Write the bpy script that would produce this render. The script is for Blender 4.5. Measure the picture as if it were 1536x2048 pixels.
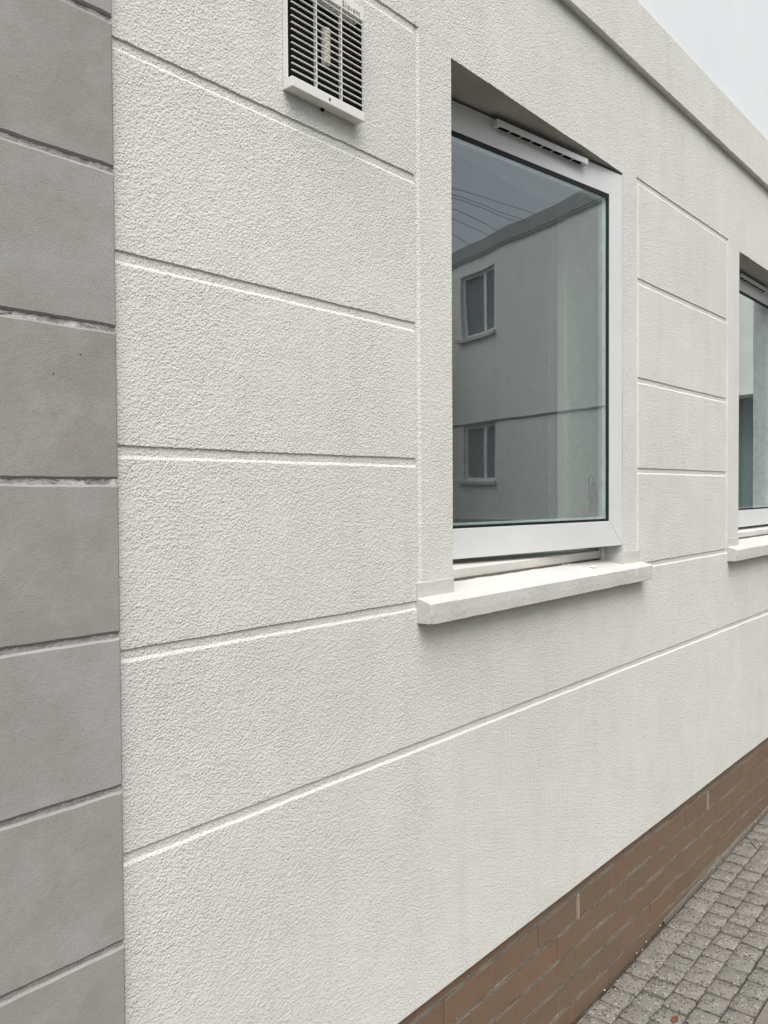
import bpy, bmesh, math, random
from mathutils import Vector, Matrix, noise as mnoise

random.seed(7)
for o in list(bpy.data.objects):
    bpy.data.objects.remove(o)
sc = bpy.context.scene
col = sc.collection
R = math.radians

# ------------------------------------------------------------------ camera
cam_d = bpy.data.cameras.new('camera')
cam_d.sensor_fit = 'VERTICAL'
cam_d.sensor_height = 24.0
cam_d.lens = 24.0 * 1674.9 / 2048.0
cam_d.clip_start = 0.02
cam_d.clip_end = 600
cam = bpy.data.objects.new('camera', cam_d)
col.objects.link(cam)
right = Vector((0.64478699, -0.76433874, -0.0060021))
up = Vector((0.02258413, 0.01120153, 0.99968219))
fwd = Vector((0.7640286, 0.64471762, -0.02448452))
m = Matrix((right, up, -fwd)).transposed().to_4x4()
m.translation = Vector((0.0, -1.1608, 1.5877))
cam.matrix_world = m
sc.camera = cam

# ------------------------------------------------------------------ sky, sun, exposure
SUN_EL, SUN_AZ = R(60), math.atan2(-0.62, -0.78)      # azimuth measured from +y towards +x
world = bpy.data.worlds.new('World')
sc.world = world
world.use_nodes = True
wn = world.node_tree
wn.nodes.clear()
w_out = wn.nodes.new('ShaderNodeOutputWorld')
w_bg = wn.nodes.new('ShaderNodeBackground')
w_hs = wn.nodes.new('ShaderNodeHueSaturation')
w_sky = wn.nodes.new('ShaderNodeTexSky')
w_sky.sky_type = 'NISHITA'
w_sky.sun_disc = False
w_sky.sun_elevation = SUN_EL
w_sky.sun_rotation = SUN_AZ
w_sky.air_density = 1.0
w_sky.dust_density = 4.0
w_sky.ozone_density = 1.5
w_hs.inputs['Saturation'].default_value = 0.16        # grey cloud cover
w_bg.inputs['Strength'].default_value = 0.085
wn.links.new(w_sky.outputs['Color'], w_hs.inputs['Color'])
wn.links.new(w_hs.outputs['Color'], w_bg.inputs['Color'])
wn.links.new(w_bg.outputs['Background'], w_out.inputs['Surface'])

sun_d = bpy.data.lights.new('sun', 'SUN')
sun_d.energy = 1.5
sun_d.angle = R(50)
sun_d.color = (1.0, 0.975, 0.94)
sun = bpy.data.objects.new('sun', sun_d)
col.objects.link(sun)
sd = Vector((math.sin(SUN_AZ) * math.cos(SUN_EL), math.cos(SUN_AZ) * math.cos(SUN_EL), math.sin(SUN_EL)))
sun.rotation_euler = sd.to_track_quat('Z', 'Y').to_euler()
sun.location = (-3, -6, 8)

vs = sc.view_settings
vs.view_transform = 'Standard'
vs.look = 'None'
vs.gamma = 1.0
vs.use_curve_mapping = False
vs.exposure = 1.06


# ------------------------------------------------------------------ helpers
def tag(o, label=None, cat=None, group=None, kind=None):
    if label: o['label'] = label
    if cat: o['category'] = cat
    if group: o['group'] = group
    if kind: o['kind'] = kind
    return o


def empty(name, loc, label, cat, group=None, kind='thing'):
    o = bpy.data.objects.new(name, None)
    o.empty_display_size = 0.05
    o.location = loc
    col.objects.link(o)
    return tag(o, label, cat, group, kind)


def attach(o, parent):
    """parent without moving: mesh coordinates stay those of the world"""
    o.parent = parent
    if parent.type == 'EMPTY':
        o.matrix_parent_inverse = Matrix.Translation(-Vector(parent.location))
    return o


def obj(name, me, mat=None, parent=None, mats=None):
    o = bpy.data.objects.new(name, me)
    col.objects.link(o)
    if mat and not me.materials:
        me.materials.append(mat)
    if mats and not me.materials:
        for k in mats: me.materials.append(k)
    if parent: attach(o, parent)
    return o


class MB:
    def __init__(s):
        s.v, s.f, s.mi = [], [], []

    def face(s, pts, mi=0):
        n = len(s.v)
        s.v += [tuple(p) for p in pts]
        s.f.append(tuple(range(n, n + len(pts))))
        s.mi.append(mi)

    def hexa(s, c, mi=0):
        """c: 8 corners, bottom 4 then top 4, both anticlockwise seen from above"""
        n = len(s.v)
        s.v += [tuple(p) for p in c]
        for f in ((3, 2, 1, 0), (4, 5, 6, 7), (0, 1, 5, 4), (1, 2, 6, 5), (2, 3, 7, 6), (3, 0, 4, 7)):
            s.f.append(tuple(n + i for i in f))
            s.mi.append(mi)

    def box(s, x0, x1, y0, y1, z0, z1, mi=0):
        s.hexa([(x0, y0, z0), (x1, y0, z0), (x1, y1, z0), (x0, y1, z0),
                (x0, y0, z1), (x1, y0, z1), (x1, y1, z1), (x0, y1, z1)], mi)

    def tube(s, pts, r, n=8, mi=0, caps=True):
        pts = [Vector(p) for p in pts]
        rings = []
        for i, p in enumerate(pts):
            d = (pts[min(i + 1, len(pts) - 1)] - pts[max(i - 1, 0)]).normalized()
            a = d.orthogonal().normalized() if abs(d.z) > 0.95 else d.cross(Vector((0, 0, 1))).normalized()
            b = d.cross(a)
            k = len(s.v)
            rr = r[i] if isinstance(r, (list, tuple)) else r
            s.v += [tuple(p + (a * math.cos(t) + b * math.sin(t)) * rr) for t in [2 * math.pi * j / n for j in range(n)]]
            rings.append(k)
        for a, b in zip(rings, rings[1:]):
            for j in range(n):
                s.f.append((a + j, b + j, b + (j + 1) % n, a + (j + 1) % n)); s.mi.append(mi)
        if caps:
            s.f.append(tuple(rings[0] + j for j in range(n))); s.mi.append(mi)
            s.f.append(tuple(rings[-1] + j for j in reversed(range(n)))); s.mi.append(mi)

    def mesh(s, name, bevel=0.0, seg=1, smooth=False):
        me = bpy.data.meshes.new(name)
        me.from_pydata(s.v, [], s.f)
        me.polygons.foreach_set('material_index', s.mi)
        if bevel or True:
            bm = bmesh.new(); bm.from_mesh(me)
            bmesh.ops.remove_doubles(bm, verts=bm.verts, dist=1e-6)
            bmesh.ops.recalc_face_normals(bm, faces=bm.faces) if s.closed else None
            if bevel:
                bmesh.ops.bevel(bm, geom=[e for e in bm.edges if e.is_manifold and e.calc_face_angle(0) > 0.3],
                                offset=bevel, segments=seg, affect='EDGES', profile=0.6)
            bm.to_mesh(me); bm.free()
        if smooth:
            me.polygons.foreach_set('use_smooth', [True] * len(me.polygons))
        me.update()
        return me
    closed = True


def n1(x, seed=0.0):
    return mnoise.noise(Vector((x, seed * 7.13 + 0.37, seed * 3.7)))


# ------------------------------------------------------------------ materials
class NT:
    def __init__(s, name):
        s.m = bpy.data.materials.new(name)
        s.m.use_nodes = True
        s.t = s.m.node_tree
        s.b = s.t.nodes['Principled BSDF']
        s.out = s.t.nodes['Material Output']
        s.tc = s.t.nodes.new('ShaderNodeTexCoord')

    def new(s, k, **kw):
        n = s.t.nodes.new(k)
        for a, b in kw.items(): setattr(n, a, b)
        return n

    def link(s, a, b): s.t.links.new(a, b)

    def coord(s, scale=(1, 1, 1), rnd=False, src='Object'):
        mp = s.new('ShaderNodeMapping')
        mp.inputs['Scale'].default_value = scale
        s.link(s.tc.outputs[src], mp.inputs['Vector'])
        if rnd:
            oi = s.new('ShaderNodeObjectInfo')
            mu = s.new('ShaderNodeMath', operation='MULTIPLY'); mu.inputs[1].default_value = 37.0
            s.link(oi.outputs['Random'], mu.inputs[0])
            cb = s.new('ShaderNodeCombineXYZ')
            for i in range(3): s.link(mu.outputs[0], cb.inputs[i])
            s.link(cb.outputs[0], mp.inputs['Location'])
        return mp.outputs[0]

    def noise(s, co, scale, detail=4, rough=0.55, dist=0.0):
        n = s.new('ShaderNodeTexNoise')
        n.inputs['Scale'].default_value = scale
        n.inputs['Detail'].default_value = detail
        n.inputs['Roughness'].default_value = rough
        n.inputs['Distortion'].default_value = dist
        s.link(co, n.inputs['Vector'])
        return n.outputs['Fac']

    def voro(s, co, scale, feature='F1', out='Distance', rnd=1.0):
        n = s.new('ShaderNodeTexVoronoi', feature=feature)
        n.inputs['Scale'].default_value = scale
        n.inputs['Randomness'].default_value = rnd
        s.link(co, n.inputs['Vector'])
        return n.outputs[out]

    def ramp(s, fac, stops):
        n = s.new('ShaderNodeValToRGB')
        el = n.color_ramp.elements
        while len(el) < len(stops): el.new(0.5)
        for e, (p, c) in zip(el, stops):
            e.position = p
            e.color = (c, c, c, 1) if not isinstance(c, tuple) else c + (1,)
        s.link(fac, n.inputs['Fac'])
        return n.outputs['Color']

    def mix(s, fac, a, b, mode='MIX'):
        n = s.new('ShaderNodeMix', data_type='RGBA', blend_type=mode)
        for sock, v in ((n.inputs[0], fac), (n.inputs[6], a), (n.inputs[7], b)):
            if isinstance(v, (int, float)): sock.default_value = v
            elif isinstance(v, tuple): sock.default_value = v + (1,)
            else: s.link(v, sock)
        return n.outputs[2]

    def math(s, op, a, b=0.0, c=None):
        n = s.new('ShaderNodeMath', operation=op)
        for i, v in enumerate((a, b) if c is None else (a, b, c)):
            if isinstance(v, (int, float)): n.inputs[i].default_value = v
            else: s.link(v, n.inputs[i])
        return n.outputs[0]

    def bump(s, h, dist, strength=1.0, normal=None):
        n = s.new('ShaderNodeBump')
        n.inputs['Distance'].default_value = dist
        n.inputs['Strength'].default_value = strength
        s.link(h, n.inputs['Height'])
        if normal: s.link(normal, n.inputs['Normal'])
        return n.outputs['Normal']

    def rand(s):
        return s.new('ShaderNodeObjectInfo').outputs['Random']

    def done(s, colr=None, rough=0.8, normal=None, spec=0.3, metal=0.0):
        for k, v in (('Base Color', colr), ('Roughness', rough), ('Normal', normal)):
            if v is None: continue
            if isinstance(v, tuple): s.b.inputs[k].default_value = v + (1,)
            elif isinstance(v, (int, float)): s.b.inputs[k].default_value = v
            else: s.link(v, s.b.inputs[k])
        s.b.inputs['Specular IOR Level'].default_value = spec
        s.b.inputs['Metallic'].default_value = metal
        return s.m


def mat_render():
    s = NT('roughcast_render')
    co = s.coord()
    big = s.noise(co, 1.3, 4, 0.6)
    mid = s.noise(co, 9, 5, 0.65)
    streak = s.noise(s.coord((7, 7, 0.9)), 1.6, 5, 0.6)
    c = s.mix(s.ramp(big, [(0.3, 0.0), (0.72, 1.0)]), (0.628, 0.627, 0.583), (0.692, 0.691, 0.652))
    c = s.mix(s.ramp(streak, [(0.52, 0.0), (0.82, 0.45)]), c, (0.54, 0.52, 0.47))
    c = s.mix(s.ramp(mid, [(0.3, 0.14), (0.62, 0.0)]), c, (0.44, 0.43, 0.40))
    # worm-like grain: ridged medium noise with pits
    wp = s.new('ShaderNodeTexNoise'); wp.inputs['Scale'].default_value = 260; wp.inputs['Detail'].default_value = 1
    s.link(co, wp.inputs['Vector'])
    wv = s.new('ShaderNodeVectorMath', operation='MULTIPLY_ADD')
    s.link(wp.outputs['Color'], wv.inputs[0]); wv.inputs[1].default_value = (0.0013,) * 3; s.link(co, wv.inputs[2])
    sv = s.new('ShaderNodeTexVoronoi', feature='SMOOTH_F1')
    sv.inputs['Scale'].default_value = 250; sv.inputs['Smoothness'].default_value = 0.45
    s.link(wv.outputs[0], sv.inputs['Vector'])
    vc = s.new('ShaderNodeTexVoronoi', feature='SMOOTH_F1')
    vc.inputs['Scale'].default_value = 250; vc.inputs['Smoothness'].default_value = 0.45
    s.link(wv.outputs[0], vc.inputs['Vector'])
    vs3 = s.new('ShaderNodeSeparateColor'); s.link(vc.outputs['Color'], vs3.inputs[0])
    # grains of uneven height, some missing
    g1 = s.math('MULTIPLY', s.math('SUBTRACT', 1.0, sv.outputs['Distance']), s.ramp(vs3.outputs[0], [(0.22, 0.25), (0.55, 1.0)]))
    g2 = s.noise(co, 330, 3, 0.6)
    g3 = s.noise(co, 95, 2, 0.6)
    pits = s.ramp(s.voro(wv.outputs[0], 205), [(0.10, 0.0), (0.32, 1.0)])
    pm = s.ramp(s.noise(co, 34, 3, 0.6), [(0.46, 0.0), (0.60, 1.0)])
    # soften the grain in patches, as a float worked over it
    soft = s.math('MULTIPLY_ADD', s.ramp(s.noise(co, 3.2, 3, 0.6), [(0.32, 0.0), (0.62, 1.0)]), 0.45, 0.62)
    h = s.math('MULTIPLY_ADD', g1, 0.55, s.math('MULTIPLY', g2, 0.45))
    h = s.math('MULTIPLY_ADD', g3, 0.45, h)
    pit_h = s.math('MULTIPLY', s.math('SUBTRACT', 1.0, pits), pm)
    h = s.math('MULTIPLY', h, soft)
    h = s.math('MULTIPLY_ADD', pit_h, -0.50, h)
    c = s.mix(s.math('MULTIPLY', pit_h, 0.14), c, (0.25, 0.24, 0.215))
    return s.done(c, 0.92, s.bump(h, 0.0026), 0.15)


def mat_white_wall():
    s = NT('smooth_white_masonry_paint')
    co = s.coord()
    c = s.mix(s.ramp(s.noise(co, 2.0, 4), [(0.35, 0.0), (0.75, 1.0)]), (0.72, 0.75, 0.77), (0.75, 0.775, 0.79))
    return s.done(c, 0.7, s.bump(s.noise(co, 90, 4, 0.6), 0.0005), 0.3)


def mat_stone():
    s = NT('cast_stone')
    co = s.coord(rnd=True)
    a = s.noise(co, 5.0, 6, 0.62, 0.1)
    b = s.noise(co, 21, 5, 0.65)
    fine = s.noise(co, 520, 2, 0.6)
    r = s.rand()
    base = s.ramp(r, [(0.0, (0.275, 0.260, 0.228)), (0.35, (0.330, 0.324, 0.306)), (0.65, (0.290, 0.280, 0.256)), (1.0, (0.345, 0.342, 0.330))])
    c = s.mix(s.ramp(a, [(0.40, 0.0), (0.60, 1.0)]), s.mix(0.3, base, (0.25, 0.24, 0.218)), s.mix(0.3, base, (0.39, 0.39, 0.386)))
    c = s.mix(s.ramp(b, [(0.50, 0.0), (0.72, 0.6)]), c, (0.29, 0.268, 0.225))
    c = s.mix(s.ramp(s.noise(co, 11, 4, 0.6, 0.2), [(0.54, 0.0), (0.76, 0.45)]), c, (0.40, 0.40, 0.395))
    c = s.mix(s.ramp(fine, [(0.30, 0.28), (0.5, 0.0)]), c, (0.19, 0.185, 0.17))
    pits = s.ramp(s.voro(co, 24), [(0.022, 1.0), (0.045, 0.0)])
    pm = s.ramp(s.noise(co, 7, 2), [(0.52, 0.0), (0.56, 1.0)])
    pit = s.math('MULTIPLY', pits, pm)
    c = s.mix(s.math('MULTIPLY', pit, 0.75), c, (0.09, 0.085, 0.075))
    sp = s.ramp(s.voro(co, 61), [(0.03, 0.5), (0.06, 0.0)])
    c = s.mix(s.math('MULTIPLY', sp, s.ramp(s.noise(co, 12, 2), [(0.58, 0.0), (0.62, 1.0)])), c, (0.62, 0.61, 0.58))
    h = s.math('MULTIPLY_ADD', b, 0.6, s.math('MULTIPLY', fine, 0.22))
    h = s.math('MULTIPLY_ADD', pit, -0.7, h)
    return s.done(c, 0.78, s.bump(h, 0.0022), 0.3)


def mat_stone_joint():
    s = NT('limed_stone_joint')
    co = s.coord((2.2, 1, 6))
    a = s.noise(co, 9, 6, 0.75)
    sx = s.new('ShaderNodeSeparateXYZ'); s.link(s.tc.outputs['Object'], sx.inputs[0])
    # lime bloom on the two joints between 1.55 and 1.9 m, traces elsewhere
    zone = s.ramp(s.math('DIVIDE', sx.outputs[2], 3.0), [(0.50, 0.0), (0.53, 1.0), (0.62, 1.0), (0.65, 0.0)])
    zone = s.math('MAXIMUM', zone, s.math('MULTIPLY', s.ramp(s.noise(s.coord((0.6, 1, 1.7)), 2.3, 2), [(0.45, 0.0), (0.65, 1.0)]), 0.4))
    white = s.math('MULTIPLY', s.ramp(a, [(0.42, 0.0), (0.56, 1.0)]), zone)
    c = s.mix(s.ramp(s.noise(co, 14, 5, 0.7), [(0.35, 0.0), (0.65, 1.0)]), (0.36, 0.35, 0.33), (0.48, 0.475, 0.46))
    c = s.mix(white, c, (0.80, 0.80, 0.79))
    dark = s.math('MULTIPLY', s.ramp(s.noise(co, 17, 4, 0.8), [(0.56, 0.0), (0.64, 0.9)]), zone)
    c = s.mix(dark, c, (0.07, 0.068, 0.065))
    return s.done(c, 0.9, s.bump(s.noise(co, 40, 5, 0.7), 0.006), 0.2)


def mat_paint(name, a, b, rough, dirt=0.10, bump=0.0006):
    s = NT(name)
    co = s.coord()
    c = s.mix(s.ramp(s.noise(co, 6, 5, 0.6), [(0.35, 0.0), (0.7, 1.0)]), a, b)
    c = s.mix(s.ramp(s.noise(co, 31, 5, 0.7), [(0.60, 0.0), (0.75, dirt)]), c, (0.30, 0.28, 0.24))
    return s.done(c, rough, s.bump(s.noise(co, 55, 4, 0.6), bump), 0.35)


def mat_sill():
    s = NT('flaking_white_sill_paint')
    co = s.coord()
    c = s.mix(s.ramp(s.noise(co, 7, 5, 0.6), [(0.35, 0.0), (0.7, 1.0)]), (0.51, 0.498, 0.468), (0.575, 0.565, 0.538))
    c = s.mix(s.ramp(s.noise(co, 26, 5, 0.7), [(0.60, 0.0), (0.74, 0.30)]), c, (0.42, 0.39, 0.34))
    br = s.noise(s.coord((6, 30, 70)), 4, 4, 0.6)
    c = s.mix(s.ramp(br, [(0.3, 0.05), (0.55, 0.0)]), c, (0.46, 0.45, 0.42))
    chips = s.math('MULTIPLY', s.ramp(s.voro(co, 40), [(0.05, 1.0), (0.09, 0.0)]), s.ramp(s.noise(co, 14, 2), [(0.60, 0.0), (0.64, 1.0)]))
    c = s.mix(s.math('MULTIPLY', chips, 0.8), c, (0.27, 0.255, 0.225))
    h = s.math('MULTIPLY_ADD', s.noise(co, 60, 4, 0.65), 0.7, s.math('MULTIPLY', br, 0.06))
    return s.done(c, 0.62, s.bump(s.math('MULTIPLY_ADD', chips, -0.5, h), 0.0028), 0.35)


def mat_plain(name, c, rough=0.5, spec=0.4, metal=0.0):
    s = NT(name)
    co = s.coord()
    cc = s.mix(s.ramp(s.noise(co, 40, 4), [(0.35, 0.0), (0.7, 1.0)]), tuple(v * 0.86 for v in c), tuple(min(1, v * 1.08) for v in c))
    return s.done(cc, rough, None, spec, metal)


def mat_brick():
    s = NT('brown_facing_brick')
    co = s.coord(rnd=True)
    r = s.rand()
    base = s.ramp(r, [(0.0, (0.168, 0.112, 0.073)), (0.35, (0.188, 0.123, 0.080)), (0.7, (0.166, 0.115, 0.078)), (1.0, (0.208, 0.124, 0.076))])
    c = s.mix(s.ramp(s.noise(co, 14, 5, 0.6), [(0.35, 0.0), (0.7, 0.5)]), base, (0.150, 0.106, 0.072))
    c = s.mix(s.ramp(s.noise(co, 330, 2), [(0.35, 0.25), (0.5, 0.0)]), c, (0.09, 0.062, 0.045))
    lime = s.math('MULTIPLY', s.ramp(s.noise(co, 26, 5, 0.75), [(0.70, 0.0), (0.80, 0.4)]), s.ramp(s.noise(co, 5, 2), [(0.48, 0.0), (0.6, 1.0)]))
    c = s.mix(lime, c, (0.33, 0.29, 0.245))
    sp = s.math('MULTIPLY', s.ramp(s.voro(co, 45), [(0.035, 1.0), (0.06, 0.0)]), s.ramp(s.noise(co, 9, 2), [(0.61, 0.0), (0.63, 1.0)]))
    c = s.mix(sp, c, (0.55, 0.52, 0.46))
    return s.done(c, 0.72, s.bump(s.noise(co, 120, 4, 0.6), 0.0016), 0.3)


def mat_mortar():
    s = NT('grey_brick_mortar')
    co = s.coord()
    c = s.mix(s.ramp(s.noise(co, 11, 6, 0.7), [(0.38, 0.0), (0.62, 1.0)]), (0.140, 0.122, 0.098), (0.215, 0.198, 0.166))
    c = s.mix(s.ramp(s.noise(co, 160, 3), [(0.6, 0.0), (0.72, 0.6)]), c, (0.36, 0.34, 0.30))
    return s.done(c, 0.95, s.bump(s.noise(co, 90, 5, 0.7), 0.006), 0.1)


def mat_sett():
    s = NT('exposed_aggregate_sett')
    co = s.coord(rnd=True)
    r = s.rand()
    base = s.ramp(r, [(0.0, (0.200, 0.191, 0.167)), (0.4, (0.245, 0.234, 0.204)), (0.75, (0.220, 0.212, 0.190)), (1.0, (0.270, 0.255, 0.220))])
    c = s.mix(s.ramp(s.noise(co, 28, 5, 0.65), [(0.35, 0.0), (0.7, 0.6)]), base, (0.175, 0.165, 0.143))
    c = s.mix(s.ramp(s.noise(co, 300, 3, 0.7), [(0.40, 0.7), (0.52, 0.0)]), c, (0.115, 0.11, 0.098))
    cell = s.voro(co, 125, out='Color')
    sep = s.new('ShaderNodeSeparateColor'); s.link(cell, sep.inputs[0])
    dd = s.voro(co, 125)
    inside = s.ramp(dd, [(0.34, 1.0), (0.44, 0.0)])
    dark = s.math('MULTIPLY', s.ramp(sep.outputs[0], [(0.72, 0.0), (0.74, 1.0)]), inside)
    lite = s.math('MULTIPLY', s.ramp(sep.outputs[1], [(0.82, 0.0), (0.84, 1.0)]), inside)
    warm = s.math('MULTIPLY', s.ramp(sep.outputs[2], [(0.90, 0.0), (0.92, 1.0)]), inside)
    c = s.mix(s.math('MULTIPLY', warm, 0.6), c, (0.30, 0.215, 0.17))
    c = s.mix(s.math('MULTIPLY', lite, 0.6), c, (0.50, 0.48, 0.42))
    c = s.mix(s.math('MULTIPLY', dark, 0.9), c, (0.045, 0.043, 0.039))
    h = s.math('MULTIPLY_ADD', s.noise(co, 130, 4, 0.7), 1.0, s.math('MULTIPLY', dark, -0.5))
    return s.done(c, 0.88, s.bump(h, 0.0045), 0.2)


def mat_joint_dirt():
    s = NT('joint_dirt')
    co = s.coord()
    c = s.mix(s.ramp(s.noise(co, 15, 5, 0.7), [(0.35, 0.0), (0.7, 1.0)]), (0.045, 0.04, 0.032), (0.10, 0.09, 0.07))
    return s.done(c, 0.97, s.bump(s.noise(co, 180, 4, 0.7), 0.006), 0.1)


def mat_concrete():
    s = NT('worn_concrete')
    co = s.coord()
    c = s.mix(s.ramp(s.noise(co, 3, 6, 0.65), [(0.35, 0.0), (0.7, 1.0)]), (0.155, 0.142, 0.125), (0.205, 0.192, 0.172))
    c = s.mix(s.ramp(s.noise(co, 260, 3), [(0.38, 0.5), (0.5, 0.0)]), c, (0.12, 0.11, 0.10))
    return s.done(c, 0.9, s.bump(s.noise(co, 70, 5, 0.7), 0.004), 0.2)


def mat_asphalt():
    s = NT('yard_asphalt')  # unseen yard surface, made dark to cut light bounced upward
    co = s.coord()
    c = s.mix(s.ramp(s.noise(co, 2, 6, 0.65), [(0.35, 0.0), (0.7, 1.0)]), (0.045, 0.045, 0.046), (0.075, 0.073, 0.07))
    return s.done(c, 0.92, s.bump(s.noise(co, 150, 4, 0.7), 0.004), 0.2)


def mat_glass(wave=True, gain=1.0):
    """coated double glazing: four air/glass surfaces reflecting together"""
    s = NT('double_glazing')
    s.t.nodes.remove(s.b)
    ge = s.new('ShaderNodeNewGeometry')
    dt = s.new('ShaderNodeVectorMath', operation='DOT_PRODUCT')
    s.link(ge.outputs['Normal'], dt.inputs[0]); s.link(ge.outputs['Incoming'], dt.inputs[1])
    ct = s.math('SUBTRACT', 1.0, s.math('ABSOLUTE', dt.outputs['Value']))
    f = s.math('MULTIPLY_ADD', s.math('POWER', ct, 5.0), 0.946, 0.054)
    fac = s.math('DIVIDE', s.math('MULTIPLY', f, 4.0 * gain), s.math('MULTIPLY_ADD', f, 3.0 * gain, 1.0))
    gl = s.new('ShaderNodeBsdfGlossy'); gl.inputs['Roughness'].default_value = 0.012
    gl.inputs['Color'].default_value = (0.85, 0.94, 0.97, 1)
    tr = s.new('ShaderNodeBsdfTransparent'); tr.inputs['Color'].default_value = (0.80, 0.88, 0.86, 1)
    co = s.coord((1.0, 1.0, 0.55))
    nb = s.bump(s.noise(co, 4.2, 1, 0.4), 0.0007)
    s.link(nb, gl.inputs['Normal'])
    mx = s.new('ShaderNodeMixShader')
    s.link(fac, mx.inputs[0]); s.link(tr.outputs[0], mx.inputs[1]); s.link(gl.outputs[0], mx.inputs[2])
    df = s.new('ShaderNodeBsdfDiffuse'); df.inputs['Color'].default_value = (0.55, 0.57, 0.55, 1)
    dm = s.new('ShaderNodeMixShader')
    veil = s.noise(s.coord((3.0, 1.0, 1.2)), 1.6, 5, 0.6)
    s.link(s.ramp(veil, [(0.30, 0.015), (0.70, 0.045)]), dm.inputs[0])  # pale haze mixed into the pane to soften its reflection
    s.link(mx.outputs[0], dm.inputs[1]); s.link(df.outputs[0], dm.inputs[2])
    s.link(dm.outputs[0], s.out.inputs['Surface'])
    return s.m


def mat_clear():
    s = NT('glass_body')
    s.t.nodes.remove(s.b)
    tr = s.new('ShaderNodeBsdfTransparent'); tr.inputs['Color'].default_value = (0.93, 0.97, 0.96, 1)
    s.link(tr.outputs[0], s.out.inputs['Surface'])
    return s.m


M = dict(
    render=mat_render(), white=mat_white_wall(), stone=mat_stone(), sjoint=mat_stone_joint(), sill=mat_sill(),
    frame=mat_paint('white_powder_coat', (0.60, 0.615, 0.612), (0.645, 0.658, 0.655), 0.38, 0.05, 0.0002),
    oldframe=mat_paint('weathered_white_frame', (0.58, 0.57, 0.53), (0.68, 0.67, 0.63), 0.5, 0.35, 0.0006),
    plastic=mat_paint('cream_white_plastic', (0.70, 0.70, 0.655), (0.76, 0.76, 0.715), 0.42, 0.06, 0.0002),
    gasket=mat_plain('black_rubber', (0.012, 0.012, 0.013), 0.6, 0.3),
    dark=mat_plain('void_shade', (0.012, 0.011, 0.010), 0.9, 0.1),  # black colour stands in for shade inside duct, slots and notch
    slot=mat_plain('dark_slot', (0.05, 0.05, 0.048), 0.8, 0.2),
    spacer=mat_plain('aluminium_spacer', (0.85, 0.86, 0.86), 0.5, 0.5, 0.0),
    hub=mat_plain('yellowed_plastic', (0.74, 0.72, 0.62), 0.5),
    lett=mat_plain('grey_lettering', (0.36, 0.36, 0.33), 0.5),
    handle=mat_plain('dark_grey_handle', (0.018, 0.019, 0.019), 0.4, 0.5),
    brick=mat_brick(), mortar=mat_mortar(), weep=mat_plain('beige_plastic', (0.33, 0.265, 0.20), 0.6),
    sett=mat_sett(), dirt=mat_joint_dirt(), concrete=mat_concrete(),
    glass=mat_glass(True, 1.5), clear=mat_clear(),
    soffit=mat_paint('olive_soffit_plaster', (0.36, 0.34, 0.29), (0.44, 0.42, 0.37), 0.9, 0.35, 0.002),  # darker, more olive plaster than on the reveals
    asphalt=mat_asphalt(),
    jamb=mat_plain('dimmed_jamb_plaster', (0.20, 0.20, 0.19), 0.8, 0.2),  # nearer inner jamb darkened in colour to pass for dim interior
    grime=mat_plain('brown_grime', (0.11, 0.098, 0.08), 0.95, 0.1),
    wingframe=mat_plain('far_white_frame', (0.80, 0.81, 0.81), 0.5, 0.4),
    fillet=mat_plain('dirty_mortar', (0.135, 0.125, 0.105), 0.95, 0.1),
    room=mat_plain('pale_room_paint', (0.36, 0.36, 0.35), 0.9, 0.2),
    carpet=mat_plain('grey_carpet', (0.16, 0.16, 0.16), 0.95, 0.1),
    plaster=mat_plain('white_reveal_plaster', (0.50, 0.50, 0.475), 0.8, 0.2),
    wing=mat_paint('cream_wall_paint', (0.70, 0.69, 0.64), (0.77, 0.76, 0.72), 0.9, 0.10, 0.003),
    cornice=mat_plain('weathered_grey_cornice', (0.40, 0.42, 0.41), 0.8, 0.2),
    lead=mat_plain('dark_lead_flashing', (0.17, 0.18, 0.18), 0.7, 0.2),
    wglass=mat_plain('far_window_glass', (0.19, 0.22, 0.235), 0.12, 0.6),
    green=mat_plain('dark_green_door_paint', (0.17, 0.225, 0.22), 0.5, 0.4),
    cable=mat_plain('grey_cable_sheath', (0.11, 0.11, 0.115), 0.6),
    flake=mat_plain('white_paint_flake', (0.82, 0.81, 0.78), 0.6),
    twig=mat_plain('dark_twig_bark', (0.02, 0.016, 0.012), 0.8),
    leaf=mat_plain('rust_dead_leaf', (0.12, 0.045, 0.025), 0.7),
    fascia=mat_plain('grey_roof_edge', (0.25, 0.25, 0.25), 0.7),
)

# ------------------------------------------------------------------ layout numbers (metres; wall face at y = 0)
Z_BASE = 0.4045                     # bottom of the render
Z_BAND0, Z_BAND1 = 2.969, 3.176     # projecting band
X_STONE = 0.7247
OPEN = [(1.629, 2.573), (3.745, 4.689)]
Z_OP0, Z_OP1 = 1.345, 2.606
WALL_X1 = 10.6
WALL_Y1 = 0.27


def gz(x):
    return 0.032 * max(0.0, min(x, 6.0) - 2.45)


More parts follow.
